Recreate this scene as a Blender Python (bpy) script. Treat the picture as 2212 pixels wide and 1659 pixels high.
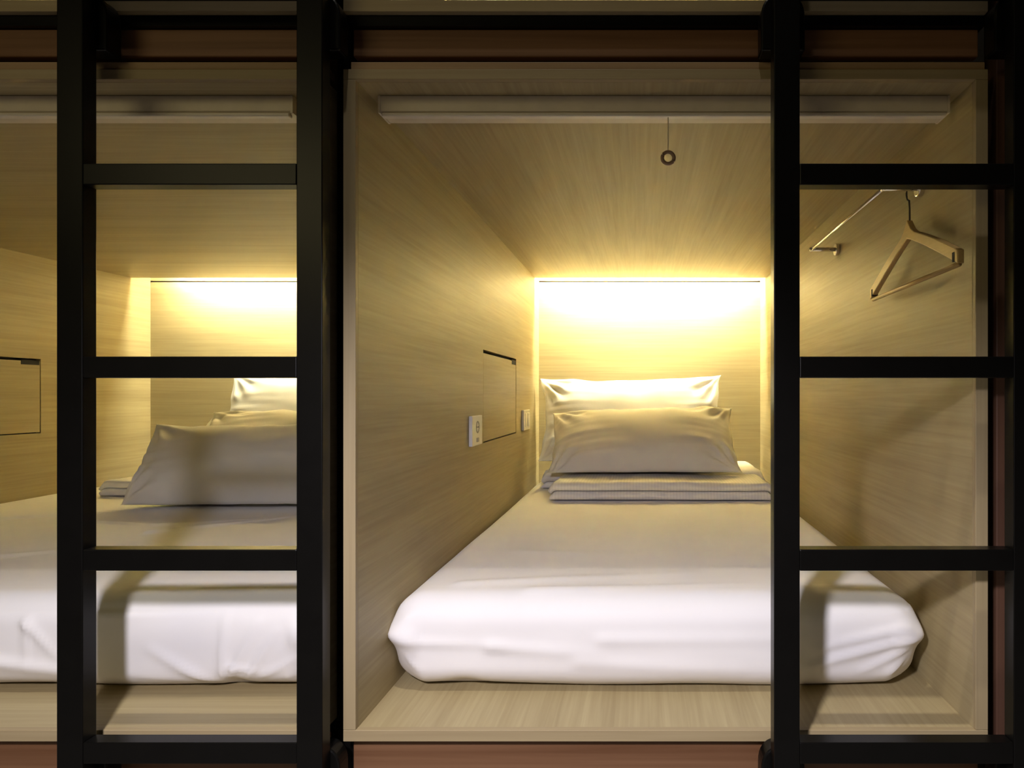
import bpy, bmesh, math, random
from mathutils import Vector, Matrix, noise
random.seed(4)
S = bpy.context.scene
COL = S.collection
for o in list(bpy.data.objects): bpy.data.objects.remove(o)

# ------------------------------------------------------------------ camera, world, light
FPX = 1487.0            # focal length in pixels of the 2212 px wide frame
D = 1.165               # camera to the front plane of the pods (y = 0)
H = 0.95                # camera height
cam = bpy.data.objects.new('camera', bpy.data.cameras.new('camera'))
COL.objects.link(cam); S.camera = cam
cam.location = (0, -D, H); cam.rotation_euler = (math.pi/2, 0, 0)
cam.data.sensor_width = 36; cam.data.lens = 36*FPX/2212
cam.data.shift_x = -(1384-1106)/2212; cam.data.shift_y = (853-829.5)/2212
cam.data.clip_start = 0.02

w = bpy.data.worlds.new('world'); S.world = w; w.use_nodes = True
w.node_tree.nodes['Background'].inputs[0].default_value = (0.8, 0.85, 1, 1)
w.node_tree.nodes['Background'].inputs[1].default_value = 0.01
S.view_settings.view_transform = 'Standard'; S.view_settings.look = 'None'
S.view_settings.gamma = 1; S.view_settings.exposure = 0.0; S.view_settings.use_curve_mapping = False

def lamp(name, kind, loc, power, color, rot=(0,0,0), **kw):
    d = bpy.data.lights.new(name, kind); d.energy = power; d.color = color
    for k, v in kw.items(): setattr(d, k, v)
    o = bpy.data.objects.new(name, d); COL.objects.link(o); o.location = loc; o.rotation_euler = rot
    return o
# high pendant spot of the aisle and a low spot under it, both with oval beams running along the pods
key = lamp('aisle_spot', 'SPOT', (-0.33, -1.265, H+3.7), 600, (1.0, 0.94, 0.84), spot_size=math.radians(50), spot_blend=1.0, shadow_soft_size=0.06)
key.scale = (2.6, 1, 1)
low = lamp('aisle_lamp', 'SPOT', (-0.33, -1.265, H+0.38), 97, (0.96, 0.91, 1.0), rot=(math.radians(43), 0, 0), spot_size=math.radians(86), spot_blend=0.85, shadow_soft_size=0.05)
low.scale = (1.9, 1, 1)
LED_COL = (1.0, 1.0, 0.72); LED_MAIN = 430; LED_LEFT = 250
S.cycles.sample_clamp_indirect = 0
lamp('aisle_glow', 'AREA', (-1.6, -2.3, 1.9), 6.5, (1.0, 0.84, 0.42), rot=(math.radians(88), 0, math.radians(-25)), shape='RECTANGLE', size=1.2, size_y=0.5)

# ------------------------------------------------------------------ helpers
def P(px, py, depth):   # world point seen at a photograph pixel, at a distance from the camera
    return Vector(((px-1384)*depth/FPX, depth-D, H+(853-py)*depth/FPX))

def new_mat(name):
    m = bpy.data.materials.new(name); m.use_nodes = True
    return m, m.node_tree.nodes, m.node_tree.links, m.node_tree.nodes['Principled BSDF']

def wood(name, col, axis, rough=0.5, contrast=0.17, scale=1.0, bump=0.04):
    m, N, L, b = new_mat(name)
    tc = N.new('ShaderNodeTexCoord'); mp = N.new('ShaderNodeMapping'); L.new(tc.outputs['Object'], mp.inputs[0])
    sc = [90*scale]*3; sc['xyz'.index(axis)] = 2.2*scale; mp.inputs['Scale'].default_value = sc
    n = N.new('ShaderNodeTexNoise'); n.inputs['Scale'].default_value = 1.6; n.inputs['Detail'].default_value = 6
    n.inputs['Distortion'].default_value = 0.4; L.new(mp.outputs[0], n.inputs[0])
    mp2 = N.new('ShaderNodeMapping'); L.new(tc.outputs['Object'], mp2.inputs[0])
    sc2 = [14*scale]*3; sc2['xyz'.index(axis)] = 0.8*scale; mp2.inputs['Scale'].default_value = sc2
    n2 = N.new('ShaderNodeTexNoise'); n2.inputs['Scale'].default_value = 1.0; n2.inputs['Detail'].default_value = 3; L.new(mp2.outputs[0], n2.inputs[0])
    add = N.new('ShaderNodeMath'); add.operation = 'ADD'; L.new(n.outputs[0], add.inputs[0]); L.new(n2.outputs[0], add.inputs[1])
    r = N.new('ShaderNodeValToRGB'); L.new(add.outputs[0], r.inputs[0])
    mr = N.new('ShaderNodeMapRange'); mr.inputs[1].default_value = 0.6; mr.inputs[2].default_value = 1.4
    L.new(add.outputs[0], mr.inputs[0]); L.new(mr.outputs[0], r.inputs[0])
    e = r.color_ramp.elements
    e[0].position = 0; e[0].color = [c*(1-contrast*(1+0.3*i)) for i, c in enumerate(col)]+[1]
    e[1].position = 1; e[1].color = [c*(1+contrast) for c in col]+[1]
    L.new(r.outputs[0], b.inputs['Base Color'])
    b.inputs['Roughness'].default_value = rough
    b.inputs['Specular IOR Level'].default_value = 0.35
    bp = N.new('ShaderNodeBump'); bp.inputs['Strength'].default_value = bump; bp.inputs['Distance'].default_value = 0.002
    L.new(n.outputs[0], bp.inputs['Height']); L.new(bp.outputs[0], b.inputs['Normal'])
    return m

def plain(name, col, rough=0.5, metal=0.0, spec=0.5, var=0.0, scale=30, bump=0.0):
    m, N, L, b = new_mat(name)
    b.inputs['Roughness'].default_value = rough; b.inputs['Metallic'].default_value = metal
    b.inputs['Specular IOR Level'].default_value = spec
    tc = N.new('ShaderNodeTexCoord'); n = N.new('ShaderNodeTexNoise'); n.inputs['Scale'].default_value = scale
    n.inputs['Detail'].default_value = 4; L.new(tc.outputs['Object'], n.inputs[0])
    r = N.new('ShaderNodeValToRGB'); L.new(n.outputs[0], r.inputs[0])
    e = r.color_ramp.elements
    e[0].position = .3; e[1].position = .7
    e[0].color = [c*(1-var) for c in col]+[1]; e[1].color = [min(1, c*(1+var)) for c in col]+[1]
    L.new(r.outputs[0], b.inputs['Base Color'])
    if bump:
        bp = N.new('ShaderNodeBump'); bp.inputs['Strength'].default_value = bump; bp.inputs['Distance'].default_value = 0.002
        L.new(n.outputs[0], bp.inputs['Height']); L.new(bp.outputs[0], b.inputs['Normal'])
    return m

def ribbed(name, col):
    m, N, L, b = new_mat(name)
    b.inputs['Roughness'].default_value = 0.85; b.inputs['Specular IOR Level'].default_value = 0.2
    tc = N.new('ShaderNodeTexCoord'); wv = N.new('ShaderNodeTexWave'); wv.inputs['Scale'].default_value = 28
    wv.bands_direction = 'X'; wv.inputs['Distortion'].default_value = 0.6; wv.inputs['Detail'].default_value = 1
    L.new(tc.outputs['Object'], wv.inputs[0])
    r = N.new('ShaderNodeValToRGB'); L.new(wv.outputs[0], r.inputs[0]); e = r.color_ramp.elements
    e[0].color = [c*0.93 for c in col]+[1]; e[1].color = list(col)+[1]
    L.new(r.outputs[0], b.inputs['Base Color'])
    bp = N.new('ShaderNodeBump'); bp.inputs['Strength'].default_value = 0.15; bp.inputs['Distance'].default_value = 0.003
    L.new(wv.outputs[0], bp.inputs['Height']); L.new(bp.outputs[0], b.inputs['Normal'])
    return m

WOODC = (0.37, 0.304, 0.168)
M = dict(
    wx=wood('oak_laminate_across', WOODC, 'x'), wy=wood('oak_laminate_deep', WOODC, 'y'), wz=wood('oak_laminate_upright', WOODC, 'z'),
    edge=wood('oak_edging', (0.345, 0.272, 0.155), 'z', contrast=0.12), edgex=wood('oak_edging_across', (0.345, 0.272, 0.155), 'x', contrast=0.12),
    brown=wood('red_brown_timber', (0.19, 0.10, 0.052), 'x', contrast=0.55, scale=0.35), brownz=wood('red_brown_timber_upright', (0.10, 0.05, 0.032), 'z', contrast=0.3, scale=0.4),
    black=plain('black_painted_steel', (0.0035, 0.0032, 0.0028), rough=0.32, spec=0.18, var=0.1),
    sheet=plain('white_cotton', (0.86, 0.84, 0.85), rough=0.9, spec=0.15, var=0.015, scale=8, bump=0.02),
    pillow=plain('white_pillowcase', (0.85, 0.83, 0.81), rough=0.9, spec=0.15, var=0.015, scale=8, bump=0.02),
    rib=ribbed('ribbed_cotton', (0.86, 0.83, 0.78)),
    alu=plain('cream_aluminium', (0.68, 0.6, 0.48), rough=0.45, var=0.05),
    lip=plain('pale_aluminium', (0.75, 0.68, 0.6), rough=0.35, var=0.03),
    plastic=plain('white_plastic', (0.8, 0.77, 0.72), rough=0.35, var=0.01),
    grey=plain('grey_plastic', (0.35, 0.33, 0.30), rough=0.4, var=0.02),
    chrome=plain('polished_steel', (0.75, 0.73, 0.7), rough=0.18, metal=1.0, var=0.01),
    hook=plain('dark_wire', (0.06, 0.05, 0.04), rough=0.35, metal=0.6, var=0.02),
    dark=plain('dark_recess', (0.010, 0.007, 0.005), rough=0.8, var=0.1),
    hanger=wood('hanger_beech', (0.55, 0.38, 0.15), 'y', rough=0.4, contrast=0.1, scale=2),
    ring=plain('brown_plastic', (0.30, 0.20, 0.13), rough=0.4, var=0.05),
    cord=plain('cream_cord', (0.5, 0.42, 0.3), rough=0.8, var=0.05),
    floor=plain('grey_floor', (0.16, 0.15, 0.14), rough=0.5, var=0.15), wall=plain('grey_paint', (0.25, 0.24, 0.22), rough=0.8, var=0.04),
)
for nm, st in (('led_main', LED_MAIN), ('led_left', LED_LEFT)):
    m, N, L, b = new_mat(nm)
    b.inputs['Base Color'].default_value = (0.9, 0.9, 0.85, 1); b.inputs['Emission Color'].default_value = (*LED_COL, 1)
    b.inputs['Emission Strength'].default_value = st; M[nm] = m

WORLD = {}
def empty(name, loc, label, cat, group=None):
    o = bpy.data.objects.new(name, None); COL.objects.link(o); o.location = loc; o.empty_display_size = .05
    WORLD[o] = Vector(loc); tag(o, label, cat, group); return o
def tag(o, label=None, cat=None, group=None, kind=None):
    if label: o['label'] = label
    if cat: o['category'] = cat
    if group: o['group'] = group
    if kind: o['kind'] = kind
    return o
def obj(name, bm, mat, parent=None, smooth=False, bevel=0, label=None, origin=None):
    bm.verts.ensure_lookup_table()
    if origin is None:
        lo = Vector([min(v.co[i] for v in bm.verts) for i in range(3)]); hi = Vector([max(v.co[i] for v in bm.verts) for i in range(3)])
        c = (lo+hi)/2
        if parent is None: c.z = lo.z
    else: c = Vector(origin)
    for v in bm.verts: v.co -= c
    bmesh.ops.recalc_face_normals(bm, faces=bm.faces)
    me = bpy.data.meshes.new(name); bm.to_mesh(me); bm.free()
    for p in me.polygons: p.use_smooth = smooth
    me.materials.append(mat)
    o = bpy.data.objects.new(name, me); COL.objects.link(o)
    WORLD[o] = c
    if parent: o.parent = parent; o.location = c-WORLD[parent]
    else: o.location = c
    if bevel:
        bv = o.modifiers.new('bevel', 'BEVEL'); bv.width = bevel; bv.segments = 2; bv.limit_method = 'ANGLE'
    if label: o['label'] = label
    return o
def box(bm, x0, x1, y0, y1, z0, z1):
    vs = [bm.verts.new((x, y, z)) for x in (x0, x1) for y in (y0, y1) for z in (z0, z1)]
    for f in ((0,1,3,2), (4,6,7,5), (0,4,5,1), (2,3,7,6), (0,2,6,4), (1,5,7,3)): bm.faces.new([vs[i] for i in f])
    return bm
def B(x0, x1, y0, y1, z0, z1): return box(bmesh.new(), x0, x1, y0, y1, z0, z1)
def tube(bm, pts, r, n=12, closed=False, rf=None):
    pts = [Vector(p) for p in pts]; rings = []
    K = len(pts)
    for i, p in enumerate(pts):
        a = pts[(i-1) % K] if (closed or i > 0) else p
        c = pts[(i+1) % K] if (closed or i < K-1) else p
        t = (c-a).normalized()
        up = Vector((0, 0, 1)) if abs(t.z) < 0.9 else Vector((1, 0, 0))
        s = t.cross(up).normalized(); u = s.cross(t)
        rr = r if rf is None else rf(i/(K-1))
        rings.append([bm.verts.new(p+rr*(math.cos(2*math.pi*k/n)*s+math.sin(2*math.pi*k/n)*u)) for k in range(n)])
    for i in range(K if closed else K-1):
        A, C = rings[i], rings[(i+1) % K]
        for k in range(n): bm.faces.new((A[k], A[(k+1) % n], C[(k+1) % n], C[k]))
    if not closed: bm.faces.new(rings[0]); bm.faces.new(rings[-1])
    return bm
def prism_xz(bm, pts, y0, y1):      # polygon in x,z extruded along y
    A = [bm.verts.new((x, y0, z)) for x, z in pts]; C = [bm.verts.new((x, y1, z)) for x, z in pts]
    bm.faces.new(A); bm.faces.new(C)
    for i in range(len(pts)): j = (i+1) % len(pts); bm.faces.new((A[i], A[j], C[j], C[i]))
    return bm
def prism_yz(bm, pts, x0, x1):
    A = [bm.verts.new((x0, y, z)) for y, z in pts]; C = [bm.verts.new((x1, y, z)) for y, z in pts]
    bm.faces.new(A); bm.faces.new(C)
    for i in range(len(pts)): j = (i+1) % len(pts); bm.faces.new((A[i], A[j], C[j], C[i]))
    return bm

def seg_d(p, a, c):
    ab = c-a; t = max(0, min(1, (p-a).dot(ab)/ab.length_squared)); return (p-(a+ab*t)).length, t
def soft_box(lo, hi, r, step, disp):
    """closed rounded box with displaced, cloth-like surface"""
    lo = Vector(lo); hi = Vector(hi); bm = bmesh.new()
    n = [max(4, int((hi[i]-lo[i])/step[i])) for i in range(3)]
    cache = {}
    def vert(i, j, k):
        key = (i, j, k)
        if key in cache: return cache[key]
        p = Vector([lo[a]+(hi[a]-lo[a])*q/n[a] for a, q in enumerate(key)])
        q = Vector([min(max(p[a], lo[a]+r[a]), hi[a]-r[a]) for a in range(3)])
        d = Vector([(p[a]-q[a])/r[a] for a in range(3)])
        nrm = d.normalized(); s = Vector([q[a]+nrm[a]*r[a] for a in range(3)])
        s += disp(s, nrm)
        cache[key] = bm.verts.new(s); return cache[key]
    for ax in range(3):
        u, v = (ax+1) % 3, (ax+2) % 3
        for side in (0, n[ax]):
            for i in range(n[u]):
                for j in range(n[v]):
                    q = []
                    for di, dj in ((0,0), (1,0), (1,1), (0,1)):
                        key = [0,0,0]; key[ax] = side; key[u] = i+di; key[v] = j+dj; q.append(vert(*key))
                    bm.faces.new(q)
    return bm

# ------------------------------------------------------------------ the room
def struct(name, bm, mat): o = obj(name, bm, mat); o['kind'] = 'structure'; return o
struct('floor', B(-4.2, 3.2, -3, 2.6, -0.05, 0), M['floor'])
struct('ceiling', B(-4.2, 3.2, -3, 2.6, 5.2, 5.25), M['wall'])
struct('wall_back', B(-4.2, 3.2, 2.5, 2.6, 0, 5.2), M['wall'])
struct('wall_front', B(-4.2, 3.2, -3.0, -2.9, 0, 5.2), M['wall'])
struct('wall_left', B(-4.2, -4.1, -2.9, 2.5, 0, 5.2), M['wall'])
struct('wall_right', B(3.1, 3.2, -2.9, 2.5, 0, 5.2), M['wall'])

# ------------------------------------------------------------------ sleeping pods
CZ = H+0.534            # ceiling underside of the lower pods
FZ = H-0.568            # floor top of the lower pods
Y1, Y2 = 3.14-D, 3.265-D
UP = 1.236
T = 0.021
def pod(x0, x1, dz, along, label, door_side=None, led=(0.06, 0.06), lower=True, fascia=(0, 0)):
    cz, fz = CZ+dz, FZ+dz
    root = empty('sleeping_pod', ((x0+x1)/2, 0.0, fz-0.02), label, 'sleeping pod')
    mh = M['wy'] if along == 'y' else M['wx']
    obj('floor_panel', B(x0, x1, 0.012, Y2, fz-0.018, fz), mh, root)
    obj('floor_edging', B(x0-T, x1+T, 0, 0.012, fz-0.019, fz+0.0005), M['edgex'], root, bevel=0.001)
    for sx in (-1, 1):
        xi = x0 if sx < 0 else x1; xo = xi+sx*T
        bm = bmesh.new(); a, c = min(xi, xo), max(xi, xo)
        if door_side == sx:
            dy0, dy1 = 2.11-D, 2.668-D; z0, z1 = H-0.148, H+0.139
            box(bm, a, c, 0.012, dy0, fz, cz); box(bm, a, c, dy1, Y2, fz, cz+.09)
            box(bm, a, c, dy0, dy1, fz, z0); box(bm, a, c, dy0, dy1, z1, cz)
        else: box(bm, a, c, 0.012, Y1-.1, fz, cz); box(bm, a, c, Y1-.1, Y2, fz, cz+.09)
        sp = obj('side_panel', bm, M['wy'], root)
        if door_side == sx:
            q = sorted((xi+sx*0.001, xi+sx*0.016))
            dr = obj('storage_door', B(q[0], q[1], dy0+0.007, dy1-0.003, z0+0.004, z1-0.010), M['wy'], root, bevel=0.0008)
            q = sorted((xi+sx*0.019, xi+sx*0.03))
            obj('locker_back', B(q[0], q[1], dy0-0.01, dy1+0.01, z0-0.01, z1+0.01), M['dark'], root)
            q = sorted((xi+sx*0.0004, xi+sx*0.012))
            obj('finger_notch', B(q[0], q[1], dy1-0.085, dy1-0.006, z1-0.024, z1-0.007), M['dark'], dr)
        obj('side_edging', B(a, c, 0, 0.012, fz+0.0005, cz), M['edge'], root, bevel=0.001)
    obj('ceiling_panel', B(x0, x1, 0.012, Y1, cz, cz+0.018), mh, root)
    obj('header', B(x0-T, x1+T, 0, 0.012, cz, cz+0.0175), M['edgex'], root, bevel=0.001)
    obj('top_batten', B(x0-T+.012, x1+T-.004, 0.003, 0.05, cz+0.018, cz+0.031), M['batten'], root, bevel=0.001)
    obj('back_panel', B(x0-.0, x1+.0, Y2, Y2+0.018, fz, cz+0.0005), M['wx'], root)
    cv = bmesh.new()                                       # light cove above the head end
    box(cv, x0, x1, Y2, Y2+0.018, cz+0.0065, cz+0.09); box(cv, x0, x1, Y1-0.02, Y2+0.018, cz+0.09, cz+0.1)
    box(cv, x0, x1, Y1-0.02, Y1-0.002, cz+0.018, cz+0.09)
    obj('light_cove', cv, M['wx'], root)
    ls = bmesh.new()
    prism_yz(ls, [(Y1+0.004, cz+0.075), (Y1+0.016, cz+0.06), (Y1+0.010, cz+0.045), (Y1-0.001, cz+0.05)], x0+led[0], x1-led[1])
    obj('light_strip', ls, M['led_main' if along == 'y' else 'led_left'], root)
    zb = 0.02 if lower else fz-0.019-0.066
    zt = fz-0.0195 if lower else fz-0.0375
    obj('fascia_board', B(x0-T+.008, x1+T-.006, 0.022, 0.04, zb, zt), M['brown'], root, bevel=0.002)
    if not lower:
        obj('shade_strip', B(x0-T, x1+T, 0.012, 0.06, fz-0.037, fz-0.0195), M['black'], root)  # black strip standing in for the shadow under the overhanging floor edge
    return root
M['batten'] = wood('brown_batten', (0.33, 0.22, 0.12), 'x', contrast=0.2, scale=.6)
MX0, MX1 = -0.4827, 0.567
LX0, LX1 = -2.325, -0.556
pod(MX0, MX1, 0, 'y', 'pale oak box pod framing the single bed in the middle, lit at its head', door_side=-1, led=(0.05, 0.05))
pod(LX0, LX1, 0, 'x', 'wide pale oak pod behind the left ladder holding the double bed', door_side=-1, led=(0.17, 0.17))
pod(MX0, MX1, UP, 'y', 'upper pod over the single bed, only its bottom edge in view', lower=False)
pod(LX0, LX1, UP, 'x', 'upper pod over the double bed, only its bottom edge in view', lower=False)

# uprights in the gaps between pods
tag(obj('gap_shade', B(-0.534, -0.505, 0.045, 0.11, 0.0, 2.75), M['black'], bevel=0.002), 'black upright standing in for the shade in the gap between the two lower pods', 'post')  # added black upright, gives the open gap its dark shade
tag(obj('timber_post', B(0.620, 0.665, 0.035, 0.08, 0.0, 2.75), M['brownz'], bevel=0.002), 'reddish brown timber upright right of the middle pod, behind the right ladder', 'post')

# ------------------------------------------------------------------ ladders
LC = 1.10; C0, C1 = LC-D, LC*1.0265-D
def ladder(pxl, label):
    """pxl: pixel of the inner edge of the left rail"""
    xl = (pxl-1384)*LC/FPX; wr = 0.0377*LC; span = 462*LC/FPX; xr = xl+span
    root = empty('ladder', ((xl+xr)/2, C0, 0), label, 'ladder', 'black steel bunk ladders')
    for a, c in ((xl-wr, xl), (xr, xr+wr)):
        rl = obj('side_rail', B(a, c, C0, C1, 0.0, 2.7), M['black'], root, bevel=0.0015)
    for i in range(-4, 3):
        yc = 793+417.5*i
        h = 0.0155*LC
        zc = H+(853-yc)*LC/FPX
        if zc-h < 0.02 or zc > 2.65: continue
        obj('rung', B(xl, xr, C0+0.0005, C1-0.0005, zc-h, zc+h), M['black'], root, bevel=0.0015)
    for xm in (xl-wr/2, xr+wr/2):
        for ztop in (H+(853-0)*1.15/FPX, H+(853-1590)*1.165/FPX):
            hw, hgt = 0.036, 0.094; z0 = ztop-hgt
            pts = [(xm-hw, z0), (xm+hw, z0)]
            for k in range(0, 19):
                t = math.pi*k/18; pts.append((xm+hw*math.copysign(abs(math.cos(t))**0.8, math.cos(t)), z0+0.054+(hgt-0.054)*math.sin(t)**0.85 if 0 < k < 18 else z0+0.054))
            br = obj('bracket', prism_xz(bmesh.new(), pts, C1, -0.001), M['black'], root, bevel=0.003)
    return root
ladder(178, 'black steel ladder standing in front of the double bed on the left')
ladder(1728, 'black steel ladder at the right, overlapping the single bed and the hanger')

# ------------------------------------------------------------------ mattresses
ZT = H-0.385
def nz(p, s, seed=0): return noise.noise(Vector((p.x*s[0]+seed, p.y*s[1]+seed*1.7, p.z*s[2]-seed)))
def folds_disp(folds):
    def f(p):
        h = 0
        for a, c, amp, wd in folds:
            d, t = seg_d(p, a, c)
            if d < 3*wd: h += 1.7*amp*math.exp(-(d/wd)**2)*(1-0.75*t)
        return h
    return f
F = 1.312-0.004
def mattress(x0, x1, folds, label, cat_group, bulgeR=0.0, hem=None, top=ZT):
    lo = (x0, 1.309-D, FZ+0.001); hi = (x1, Y2-0.004, top)
    ff = folds_disp(folds)
    def disp(p, n):
        o = Vector((0, 0, 0))
        t = (p.z-FZ)/(top-FZ)
        # the side walls belly out at mid height and tuck under at the bottom
        tuck = -0.010*max(0, 1-t/0.2)**2
        cr = 4*abs(n.x*n.y) if n.y < 0 else 0            # the two front corners: pinched out high, drawn in low
        k = 0.006*math.sin(math.pi*min(1, max(0, t)))+tuck+cr*(0.010*math.exp(-((t-.6)/.12)**2)-0.017*max(0, 1-t/0.45)**1.5)
        hor = Vector((n.x, n.y, 0))
        o += hor*k
        a = nz(p, (2.3, 3, 5), 3)*0.004+nz(p, (7, 5, 16), 9)*0.0015
        o += n*a*(0.5 if n.z > .5 else 1)
        o += n*ff(p)
        if n.y < -.2 and t < .25 and hem: o.z += hem(p.x)*(1-t/.25)
        o.z += 0.0 if n.z < .5 else nz(p, (3, 2, 1), 5)*0.004
        if t < 0.02: o.z = max(o.z, 0)
        return o
    bm = soft_box(lo, hi, (0.06, 0.055, 0.05), (0.0075, 0.010, 0.0065), disp)
    for v in bm.verts: v.co.z = max(v.co.z, FZ+0.0008); v.co.y = min(v.co.y, Y2-0.002)
    for v in bm.verts: v.co.x = min(max(v.co.x, x0-0.006), x1+0.006)
    return tag(obj('mattress', bm, M['sheet'], smooth=True), label, 'mattress', cat_group)

def fp(px, py, d=F): return P(px, py, d)
main_folds = [
    (fp(1985, 1350), fp(1760, 1400), 0.007, 0.008), (fp(1980, 1372), fp(1740, 1440), 0.008, 0.009),
    (fp(1985, 1385), fp(1860, 1450), 0.006, 0.006), (fp(1988, 1395), fp(1900, 1475), 0.006, 0.005),
    (fp(1978, 1340), fp(1900, 1290), 0.004, 0.009),
    (fp(850, 1385), fp(1090, 1392), 0.003, 0.009), (fp(1060, 1395), fp(1300, 1412), 0.003, 0.012), (fp(1300, 1380), fp(1800, 1378), 0.0022, 0.012),
    (fp(848, 1362), fp(900, 1320), 0.006, 0.012), (fp(860, 1400), fp(885, 1440), 0.004, 0.006), (fp(875, 1420), fp(905, 1450), 0.004, 0.006),
    (fp(1250, 1430), fp(1600, 1445), 0.002, 0.012),
]
def top(px, py): return P(px, py, 0.385*FPX/(py-853))
main_folds += [(top(1000, 1262), top(1500, 1238), 0.003, 0.02), (top(1150, 1275), top(1650, 1262), 0.0025, 0.015), (top(1700, 1272), top(1880, 1262), 0.003, 0.012),
               (top(1120, 1190), top(1600, 1205), 0.0015, 0.03), (top(1210, 1110), top(1190, 1180), 0.0015, 0.02)]
def hem_main(x):
    return 0.006*math.exp(-((x+0.34)/0.03)**2)+0.002*math.sin(x*14)+0.003*max(0, (abs(x-0.03)-0.36)*3)
mattress(-0.4765, 0.536, main_folds, 'single mattress in a white fitted sheet, in the middle pod', 'mattresses in the lower pods', hem=hem_main)
lf = [
    (fp(478, 1490), fp(330, 1400), 0.006, 0.010), (fp(478, 1490), fp(270, 1455), 0.004, 0.008), (fp(480, 1490), fp(490, 1300), 0.005, 0.007), (fp(485, 1490), fp(560, 1340), 0.005, 0.007),
    (fp(520, 1490), fp(600, 1360), 0.006, 0.006), (fp(520, 1490), fp(640, 1420), 0.005, 0.006), (fp(500, 1440), fp(560, 1450), 0.004, 0.006), (fp(530, 1485), fp(700, 1455), 0.004, 0.006),
    (fp(60, 1340), fp(130, 1420), 0.004, 0.008), (fp(0, 1430), fp(230, 1460), 0.005, 0.012), (fp(62, 1350), fp(62, 1440), 0.003, 0.006),
    (fp(180, 1330), fp(520, 1322), 0.003, 0.008), (fp(250, 1470), fp(380, 1492), 0.004, 0.006),
    (top(320, 1150), top(640, 1115), 0.006, 0.012), (top(330, 1135), top(560, 1118), 0.004, 0.01), (top(0, 1122), top(240, 1105), 0.006, 0.012), (top(200, 1128), top(330, 1133), 0.004, 0.012),
    (top(0, 1200), top(200, 1180), 0.003, 0.02), (top(210, 1290), top(330, 1280), 0.004, 0.02), (top(380, 1292), top(640, 1280), 0.003, 0.015),
]
def hem_left(x):
    h = 0.0
    for px, a, s in ((500, 0.010, 0.02), (560, 0.004, 0.05), (700, 0.008, 0.08), (330, -0.002, 0.1)):
        cx = (px-1384)*F/FPX; h += a*math.exp(-((x-cx)/s)**2)
    return h+0.0015*math.sin(x*20)
mattress(-2.315, -0.612, lf, 'double mattress in a white fitted sheet, behind the left ladder', 'mattresses in the lower pods', hem=hem_left)

# ------------------------------------------------------------------ pillows
def pillow(loc, w_, h_, t_, lean, yaw, roll, label, seed, ear=0.05, sag=0.25, bend=0.0, group=None, zmin=None):
    """stands on its lower long edge at loc, leaning back from vertical by lean"""
    bm = bmesh.new(); NU, NV = 84, 56
    def pt(i, j, s):
        u = -math.cos(math.pi*i/NU)*0.55+(2*i/NU-1)*0.45; v = -math.cos(math.pi*j/NV)*0.55+(2*j/NV-1)*0.45
        x = w_/2*u*(1-ear*(1-v*v)*u*u); z = h_/2*v*(1-ear*1.3*(1-u*u)*v*v)
        prof = max(0, (1-abs(u)**3.2))**0.62*max(0, (1-abs(v)**2.6))**0.62
        th = t_/2*prof*(1-sag*v)
        edge = max(abs(u), abs(v))
        wr = noise.noise(Vector((u*1.5+seed, v*7, s*2)))*0.015*abs(u)**2+noise.noise(Vector((u*6+seed, v*2.2, s*2+4)))*0.013*abs(v)**2
        for cu, cv in ((-1,-1), (1,-1), (-1,1), (1,1)):    # creases fanning out of each corner
            dx, dy = (u-cu)*w_/2, (v-cv)*h_/2; rr = math.hypot(dx, dy); an = math.atan2(dy, dx)
            wr += 0.009*math.sin(an*13+seed*cu+cv)*math.exp(-((rr-0.09)/0.06)**2)
        wr += noise.noise(Vector((u*2.2-seed, v*2.2, s)))*0.008
        y = s*(th+wr*min(1, prof*2.2))
        x += noise.noise(Vector((v*3, seed, 1)))*0.008*abs(u); z += noise.noise(Vector((u*4, seed, 2)))*0.008*abs(v)
        y += bend*(u*u)
        return Vector((x, y, z))
    grid = {}
    for s in (-1, 1):
        for i in range(NU+1):
            for j in range(NV+1):
                rim = i in (0, NU) or j in (0, NV)
                if rim and s == 1: grid[s, i, j] = grid[-1, i, j]; continue
                grid[s, i, j] = bm.verts.new(pt(i, j, s))
    for s in (-1, 1):
        for i in range(NU):
            for j in range(NV):
                q = [grid[s, i, j], grid[s, i+1, j], grid[s, i+1, j+1], grid[s, i, j+1]]
                bm.faces.new(q)
    R = Matrix.Translation(Vector(loc)) @ Matrix.Rotation(yaw, 4, 'Z') @ Matrix.Rotation(roll, 4, 'Y') @ Matrix.Rotation(-lean, 4, 'X') @ Matrix.Translation((0, 0, h_/2))
    bmesh.ops.transform(bm, matrix=R, verts=bm.verts)
    for v in bm.verts:
        if v.co.z < zmin+0.01: v.co.z = zmin+0.01*math.exp((v.co.z-zmin-0.01)/0.05)
        if v.co.y > Y2-0.012: v.co.y = Y2-0.002-0.010*math.exp(-(v.co.y-Y2+0.012)/0.05)
    return tag(obj('pillow', bm, M['pillow'], smooth=True), label, 'pillow', group)
r = math.radians
GP = 'white pillows propped at the bed heads'
pillow((0.01, 2.60-D+0.06, ZT+0.066), 0.76, 0.37, 0.21, r(47), r(-1), r(-1.5), 'front white pillow on the single bed, leaning on the other pillow', 2.3, group=GP, sag=.15, zmin=ZT+0.078)
pillow((-0.035, 3.02-D, ZT+0.092), 0.83, 0.40, 0.15, r(20), r(1), r(-1), 'rear white pillow on the single bed, upright against the bright back panel', 5.1, group=GP, ear=.07, zmin=ZT+0.087)
pillow((-1.335, 2.32-D, ZT+0.006), 0.84, 0.325, 0.23, r(34), r(1), r(0), 'large white pillow lying foremost on the double bed, crossed by a ladder shadow', 7.7, group=GP, zmin=ZT+0.006)
pillow((-1.365, 2.62-D+.06, ZT+0.07), 0.86, 0.325, 0.20, r(42), r(0), r(0), 'white pillow between the front and rear pillows of the double bed', 11.2, group=GP, ear=0.0, zmin=ZT+0.072)
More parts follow.
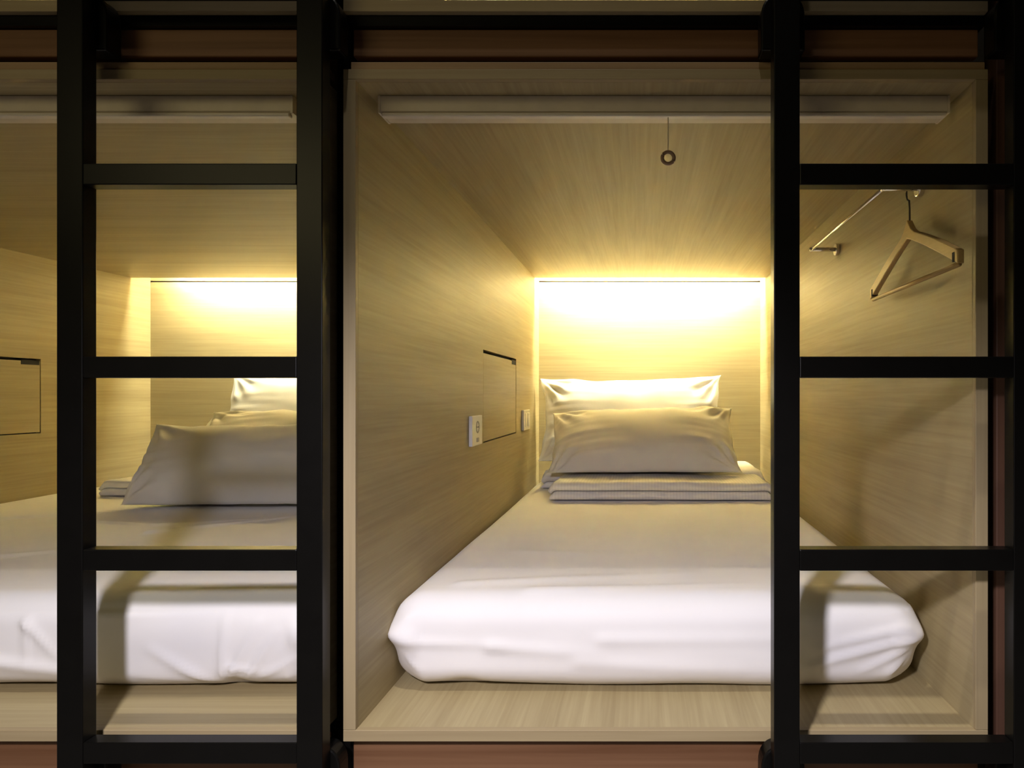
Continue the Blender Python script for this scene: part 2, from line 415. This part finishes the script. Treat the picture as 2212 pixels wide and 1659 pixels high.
pillow((-1.47, 3.02-D, ZT+0.09), 0.80, 0.41, 0.16, r(20), r(0), r(0), 'rear white pillow of the double bed, brightly lit by the strip', 14.9, group=GP, zmin=ZT+0.072)

# ------------------------------------------------------------------ folded covers
def folded(x0, x1, y0, y1, z0, th, layers, mat, name, label, cat, seed, skew=0.0):
    """cloth folded on itself: a serpentine profile in y,z swept along x"""
    lt = th/layers; r_ = lt/2*0.93
    path = []
    for L_ in range(layers):
        z = z0+lt*(L_+0.5); ys = (y0+r_, y1-r_) if L_ % 2 == 0 else (y1-r_, y0+r_)
        n = 14
        for k in range(n+1): path.append((ys[0]+(ys[1]-ys[0])*k/n, z))
        if L_ < layers-1:
            sg = 1 if L_ % 2 == 0 else -1
            for k in range(1, 6):
                a = -math.pi/2+math.pi*k/6; path.append((ys[1]+sg*lt/2*math.cos(a), z+lt/2+lt/2*math.sin(a)))
    # outline around the path
    left, right = [], []
    for i, (y, z) in enumerate(path):
        a = path[max(0, i-1)]; c = path[min(len(path)-1, i+1)]; t = Vector((c[0]-a[0], c[1]-a[1])).normalized()
        left.append((y-t.y*r_, z+t.x*r_)); right.append((y+t.y*r_, z-t.x*r_))
    cap = []
    y, z = path[-1]; a = path[-2]; t = Vector((y-a[0], z-a[1])).normalized()
    for k in range(1, 5): an = math.pi/2-math.pi*k/5; cap.append((y+r_*(math.cos(an)*t.x-math.sin(an)*t.y), z+r_*(math.cos(an)*t.y+math.sin(an)*t.x)))
    cap0 = []
    y, z = path[0]; a = path[1]; t = Vector((y-a[0], z-a[1])).normalized()
    for k in range(1, 5): an = math.pi/2-math.pi*k/5; cap0.append((y+r_*(math.cos(an)*t.x-math.sin(an)*t.y), z+r_*(math.cos(an)*t.y+math.sin(an)*t.x)))
    out = left+cap+right[::-1]+cap0
    bm = bmesh.new(); NX = int((x1-x0)/0.012); rings = []
    cy, cz_ = (y0+y1)/2, z0+th/2
    for i in range(NX+1):
        u = i/NX; e = min(u, 1-u)*(x1-x0)
        sq = 1-0.35*max(0, 1-e/0.02)**2
        ring = []
        for y, z in out:
            zz = z0+(z-z0)*sq; 
            p = Vector((x0+(x1-x0)*u, y, zz))
            lay = (z-z0)/th
            p.x += noise.noise(Vector((seed, y*6, lay*4)))*0.012*(1 if u > .5 else -1)*max(0, 1-e/0.05)
            p.y += noise.noise(Vector((p.x*5, lay*3, seed)))*0.010+skew*(u-.5)
            p.z += (noise.noise(Vector((p.x*4+seed, y*5, lay)))*0.007+noise.noise(Vector((p.x*14, y*9, seed)))*0.0025)*lay
            ring.append(bm.verts.new(p))
        rings.append(ring)
    for i in range(NX):
        for k in range(len(out)):
            j = (k+1) % len(out); bm.faces.new((rings[i][k], rings[i][j], rings[i+1][j], rings[i+1][k]))
    bm.faces.new(rings[0]); bm.faces.new(rings[-1])
    return tag(obj(name, bm, mat, smooth=True), label, cat)
folded(-0.328, 0.475, 2.475-D, 2.76-D, ZT+0.004, 0.066, 2, M['rib'], 'folded_blanket', 'folded ribbed cream blanket in front of the pillows on the single bed', 'blanket', 3.3, skew=-.01)
folded(-0.40, 0.50, 2.80-D, 3.15-D, ZT+0.004, 0.076, 3, M['sheet'], 'folded_duvet', 'white duvet folded flat under the pillows of the single bed', 'duvet', 8.8)
folded(-2.03, -0.9, 2.58-D, 2.95-D, ZT+0.004, 0.062, 2, M['sheet'], 'folded_blanket', 'folded pale blanket under the pillows of the double bed', 'blanket', 6.1)

# ------------------------------------------------------------------ roller blinds
def blind(x0, x1, label, cordx):
    yb = 0.062; zt = CZ-0.0005
    root = empty('roller_blind', ((x0+x1)/2, yb, zt-0.036), label, 'roller blind', 'roller blinds at the pod mouths')
    pts = [(yb, zt), (yb, zt-0.027), (yb+0.004, zt-0.030), (yb+0.05, zt-0.030), (yb+0.05, zt)]
    obj('housing', prism_yz(bmesh.new(), pts, x0+0.004, x1-0.004), M['alu'], root, bevel=0.001)
    for a in (x0, x1-0.004): obj('end_cap', B(a, a+0.004, yb-0.001, yb+0.051, zt-0.031, zt), M['alu'], root)
    obj('bottom_rail', B(x0+0.006, x1-0.006, yb-0.002, yb+0.012, zt-0.0375, zt-0.0305), M['lip'], root, bevel=0.002)
    if cordx is not None:
        zc = H+(853-343)*1.235/FPX; yc = yb+0.004
        obj('pull_cord', tube(bmesh.new(), [(cordx, yc, zt-0.0375), (cordx, yc, zc+0.0145)], 0.0008, 8), M['cord'], root, smooth=True)
        ringp = [(cordx+0.0105*math.cos(a), yc, zc+0.0105*math.sin(a)) for a in [2*math.pi*k/28 for k in range(28)]]
        obj('pull_ring', tube(bmesh.new(), ringp, 0.0034, 10, closed=True), M['ring'], root, smooth=True)
    return root
blind(-0.468, 0.551, 'slim cream roller blind box under the ceiling of the middle pod, ring pull hanging', (1443-1384)*1.235/FPX)
blind(-2.30, -0.62, 'slim cream roller blind box under the ceiling of the left pod', None)

# ------------------------------------------------------------------ wall plates
def plate(name, y0, y1, z0, z1, label, cat, socket):
    x = MX0; root = empty(name, (x, (y0+y1)/2, z0), label, cat)
    obj('cover_plate', B(x+0.0003, x+0.011, y0, y1, z0, z1), M['plastic'], root, bevel=0.002)
    zc = (z0+z1)/2
    if socket:
        yc = y0+(y1-y0)*.5
        a = [2*math.pi*k/24 for k in range(24)]
        obj('socket_ring', tube(bmesh.new(), [(x+0.0112, yc+0.016*math.cos(t), zc+0.010+0.016*math.sin(t)) for t in a], 0.002, 8, closed=True), M['grey'], root, smooth=True)
        for s in (-1, 1):
            obj('socket_hole', tube(bmesh.new(), [(x+0.009, yc+s*0.007, zc+0.010), (x+0.0118, yc+s*0.007, zc+0.010)], 0.0022, 12), M['dark'], root)
        obj('rocker_switch', B(x+0.010, x+0.0135, yc-0.012, yc+0.012, zc-0.033, zc-0.021), M['grey'], root, bevel=0.001)
    else:
        for s in (-1, 1):
            yc = (y0+y1)/2+s*0.032
            obj('rocker_switch', B(x+0.010, x+0.014, yc-0.024, yc+0.024, zc-0.028, zc+0.028), M['plastic'], root, bevel=0.0015)
plate('power_outlet', 1.93-D, 2.05-D, H-0.146, H-0.060, 'white power outlet on the wooden side wall, nearer side of the storage door', 'power outlet', True)
plate('light_switch', 2.785-D, 2.935-D, H-0.145, H-0.062, 'white switch plate on the wooden side wall, between storage door and pillows', 'light switch', False)

# ------------------------------------------------------------------ clothes rail and hanger
RX, RZ = 0.49, H+0.416; ya, yb_ = 1.385-D, 1.970-D
root = empty('clothes_rail', (MX1, (ya+yb_)/2, RZ-0.02), 'slim steel clothes rail standing off the right wall of the middle pod', 'clothes rail')
obj('rod', tube(bmesh.new(), [(RX, ya-0.006, RZ), (RX, yb_+0.012, RZ)], 0.0045, 16), M['chrome'], root, smooth=True)
for y in (ya, yb_):
    obj('arm', tube(bmesh.new(), [(RX-0.006, y, RZ), (MX1-0.006, y, RZ)], 0.0058, 16), M['chrome'], root, smooth=True)
    obj('wall_mount', tube(bmesh.new(), [(MX1-0.012, y, RZ), (MX1-0.0002, y, RZ)], 0.017, 24), M['chrome'], root, smooth=False, bevel=0.002)
HX, HY = 0.541, ya
root = empty('coat_hanger', (HX, HY, H+0.22), 'wooden coat hanger hooked on the near arm of the clothes rail', 'coat hanger')
ztip, zc_, zn = H+0.232, H+0.318, H+0.352
def arm_pts(s):
    up, dn = [], []
    for k in range(13):
        t = k/12; y = 0.222*t
        zu = zn-(zn-(H+0.322))*min(1, t/0.13)**0.8 if t < 0.13 else (H+0.322)-(H+0.322-(ztip+0.014))*((t-.13)/.87)**1.15
        zl = zc_-0.004-(zc_-0.004-(ztip-0.010))*t**1.1
        up.append((s*y, zu)); dn.append((s*y, zl))
    return up, dn
ul, dl = arm_pts(-1); ur, dr_ = arm_pts(1)
outl = ul[::-1]+ur[1:]+[(0.228, ztip+0.001)]+dr_[::-1]+dl[1:]+[(-0.228, ztip+0.001)]
bm = bmesh.new()
strip_n = 13
def quadstrip(up, dn, s):
    for k in range(len(up)-1):
        prism_yz(bm, [(HY+up[k][0], up[k][1]), (HY+up[k+1][0], up[k+1][1]), (HY+dn[k+1][0], dn[k+1][1]), (HY+dn[k][0], dn[k][1])], HX-0.006, HX+0.006)
quadstrip(ul, dl, -1); quadstrip(ur, dr_, 1)
bmesh.ops.remove_doubles(bm, verts=bm.verts, dist=0.00005)
inner = [f for f in bm.faces if abs(f.normal.x) < .1 and abs(f.normal.z) < 0.05 and 0 < abs(f.calc_center_median().y-HY)+1e-4 < 0.218]
bmesh.ops.delete(bm, geom=inner, context='FACES_ONLY')
hb = obj('hanger_body', bm, M['hanger'], root, bevel=0.002)
for s in (-1, 1):
    obj('shoulder_notch', B(HX-0.0065, HX+0.0065, HY+s*0.207-0.004, HY+s*0.207+0.004, ztip-0.004, ztip+0.012), M['dark'], hb)
obj('trouser_bar', tube(bmesh.new(), [(HX, HY-0.216, ztip-0.010), (HX, HY+0.216, ztip-0.010)], 0.0045, 12), M['hanger'], root, smooth=True)
hk = [(HX, HY, zn-0.006), (HX, HY, zn+0.022)]
cc = RZ+0.0058+0.0017-0.016
for k in range(0, 15):
    a = -0.45*math.pi+1.45*math.pi*k/14
    hk.append((HX, HY+0.0+0.016*math.cos(a), cc+0.016*math.sin(a)))
obj('hook', tube(bmesh.new(), hk, 0.0019, 8), M['hook'], root, smooth=True)
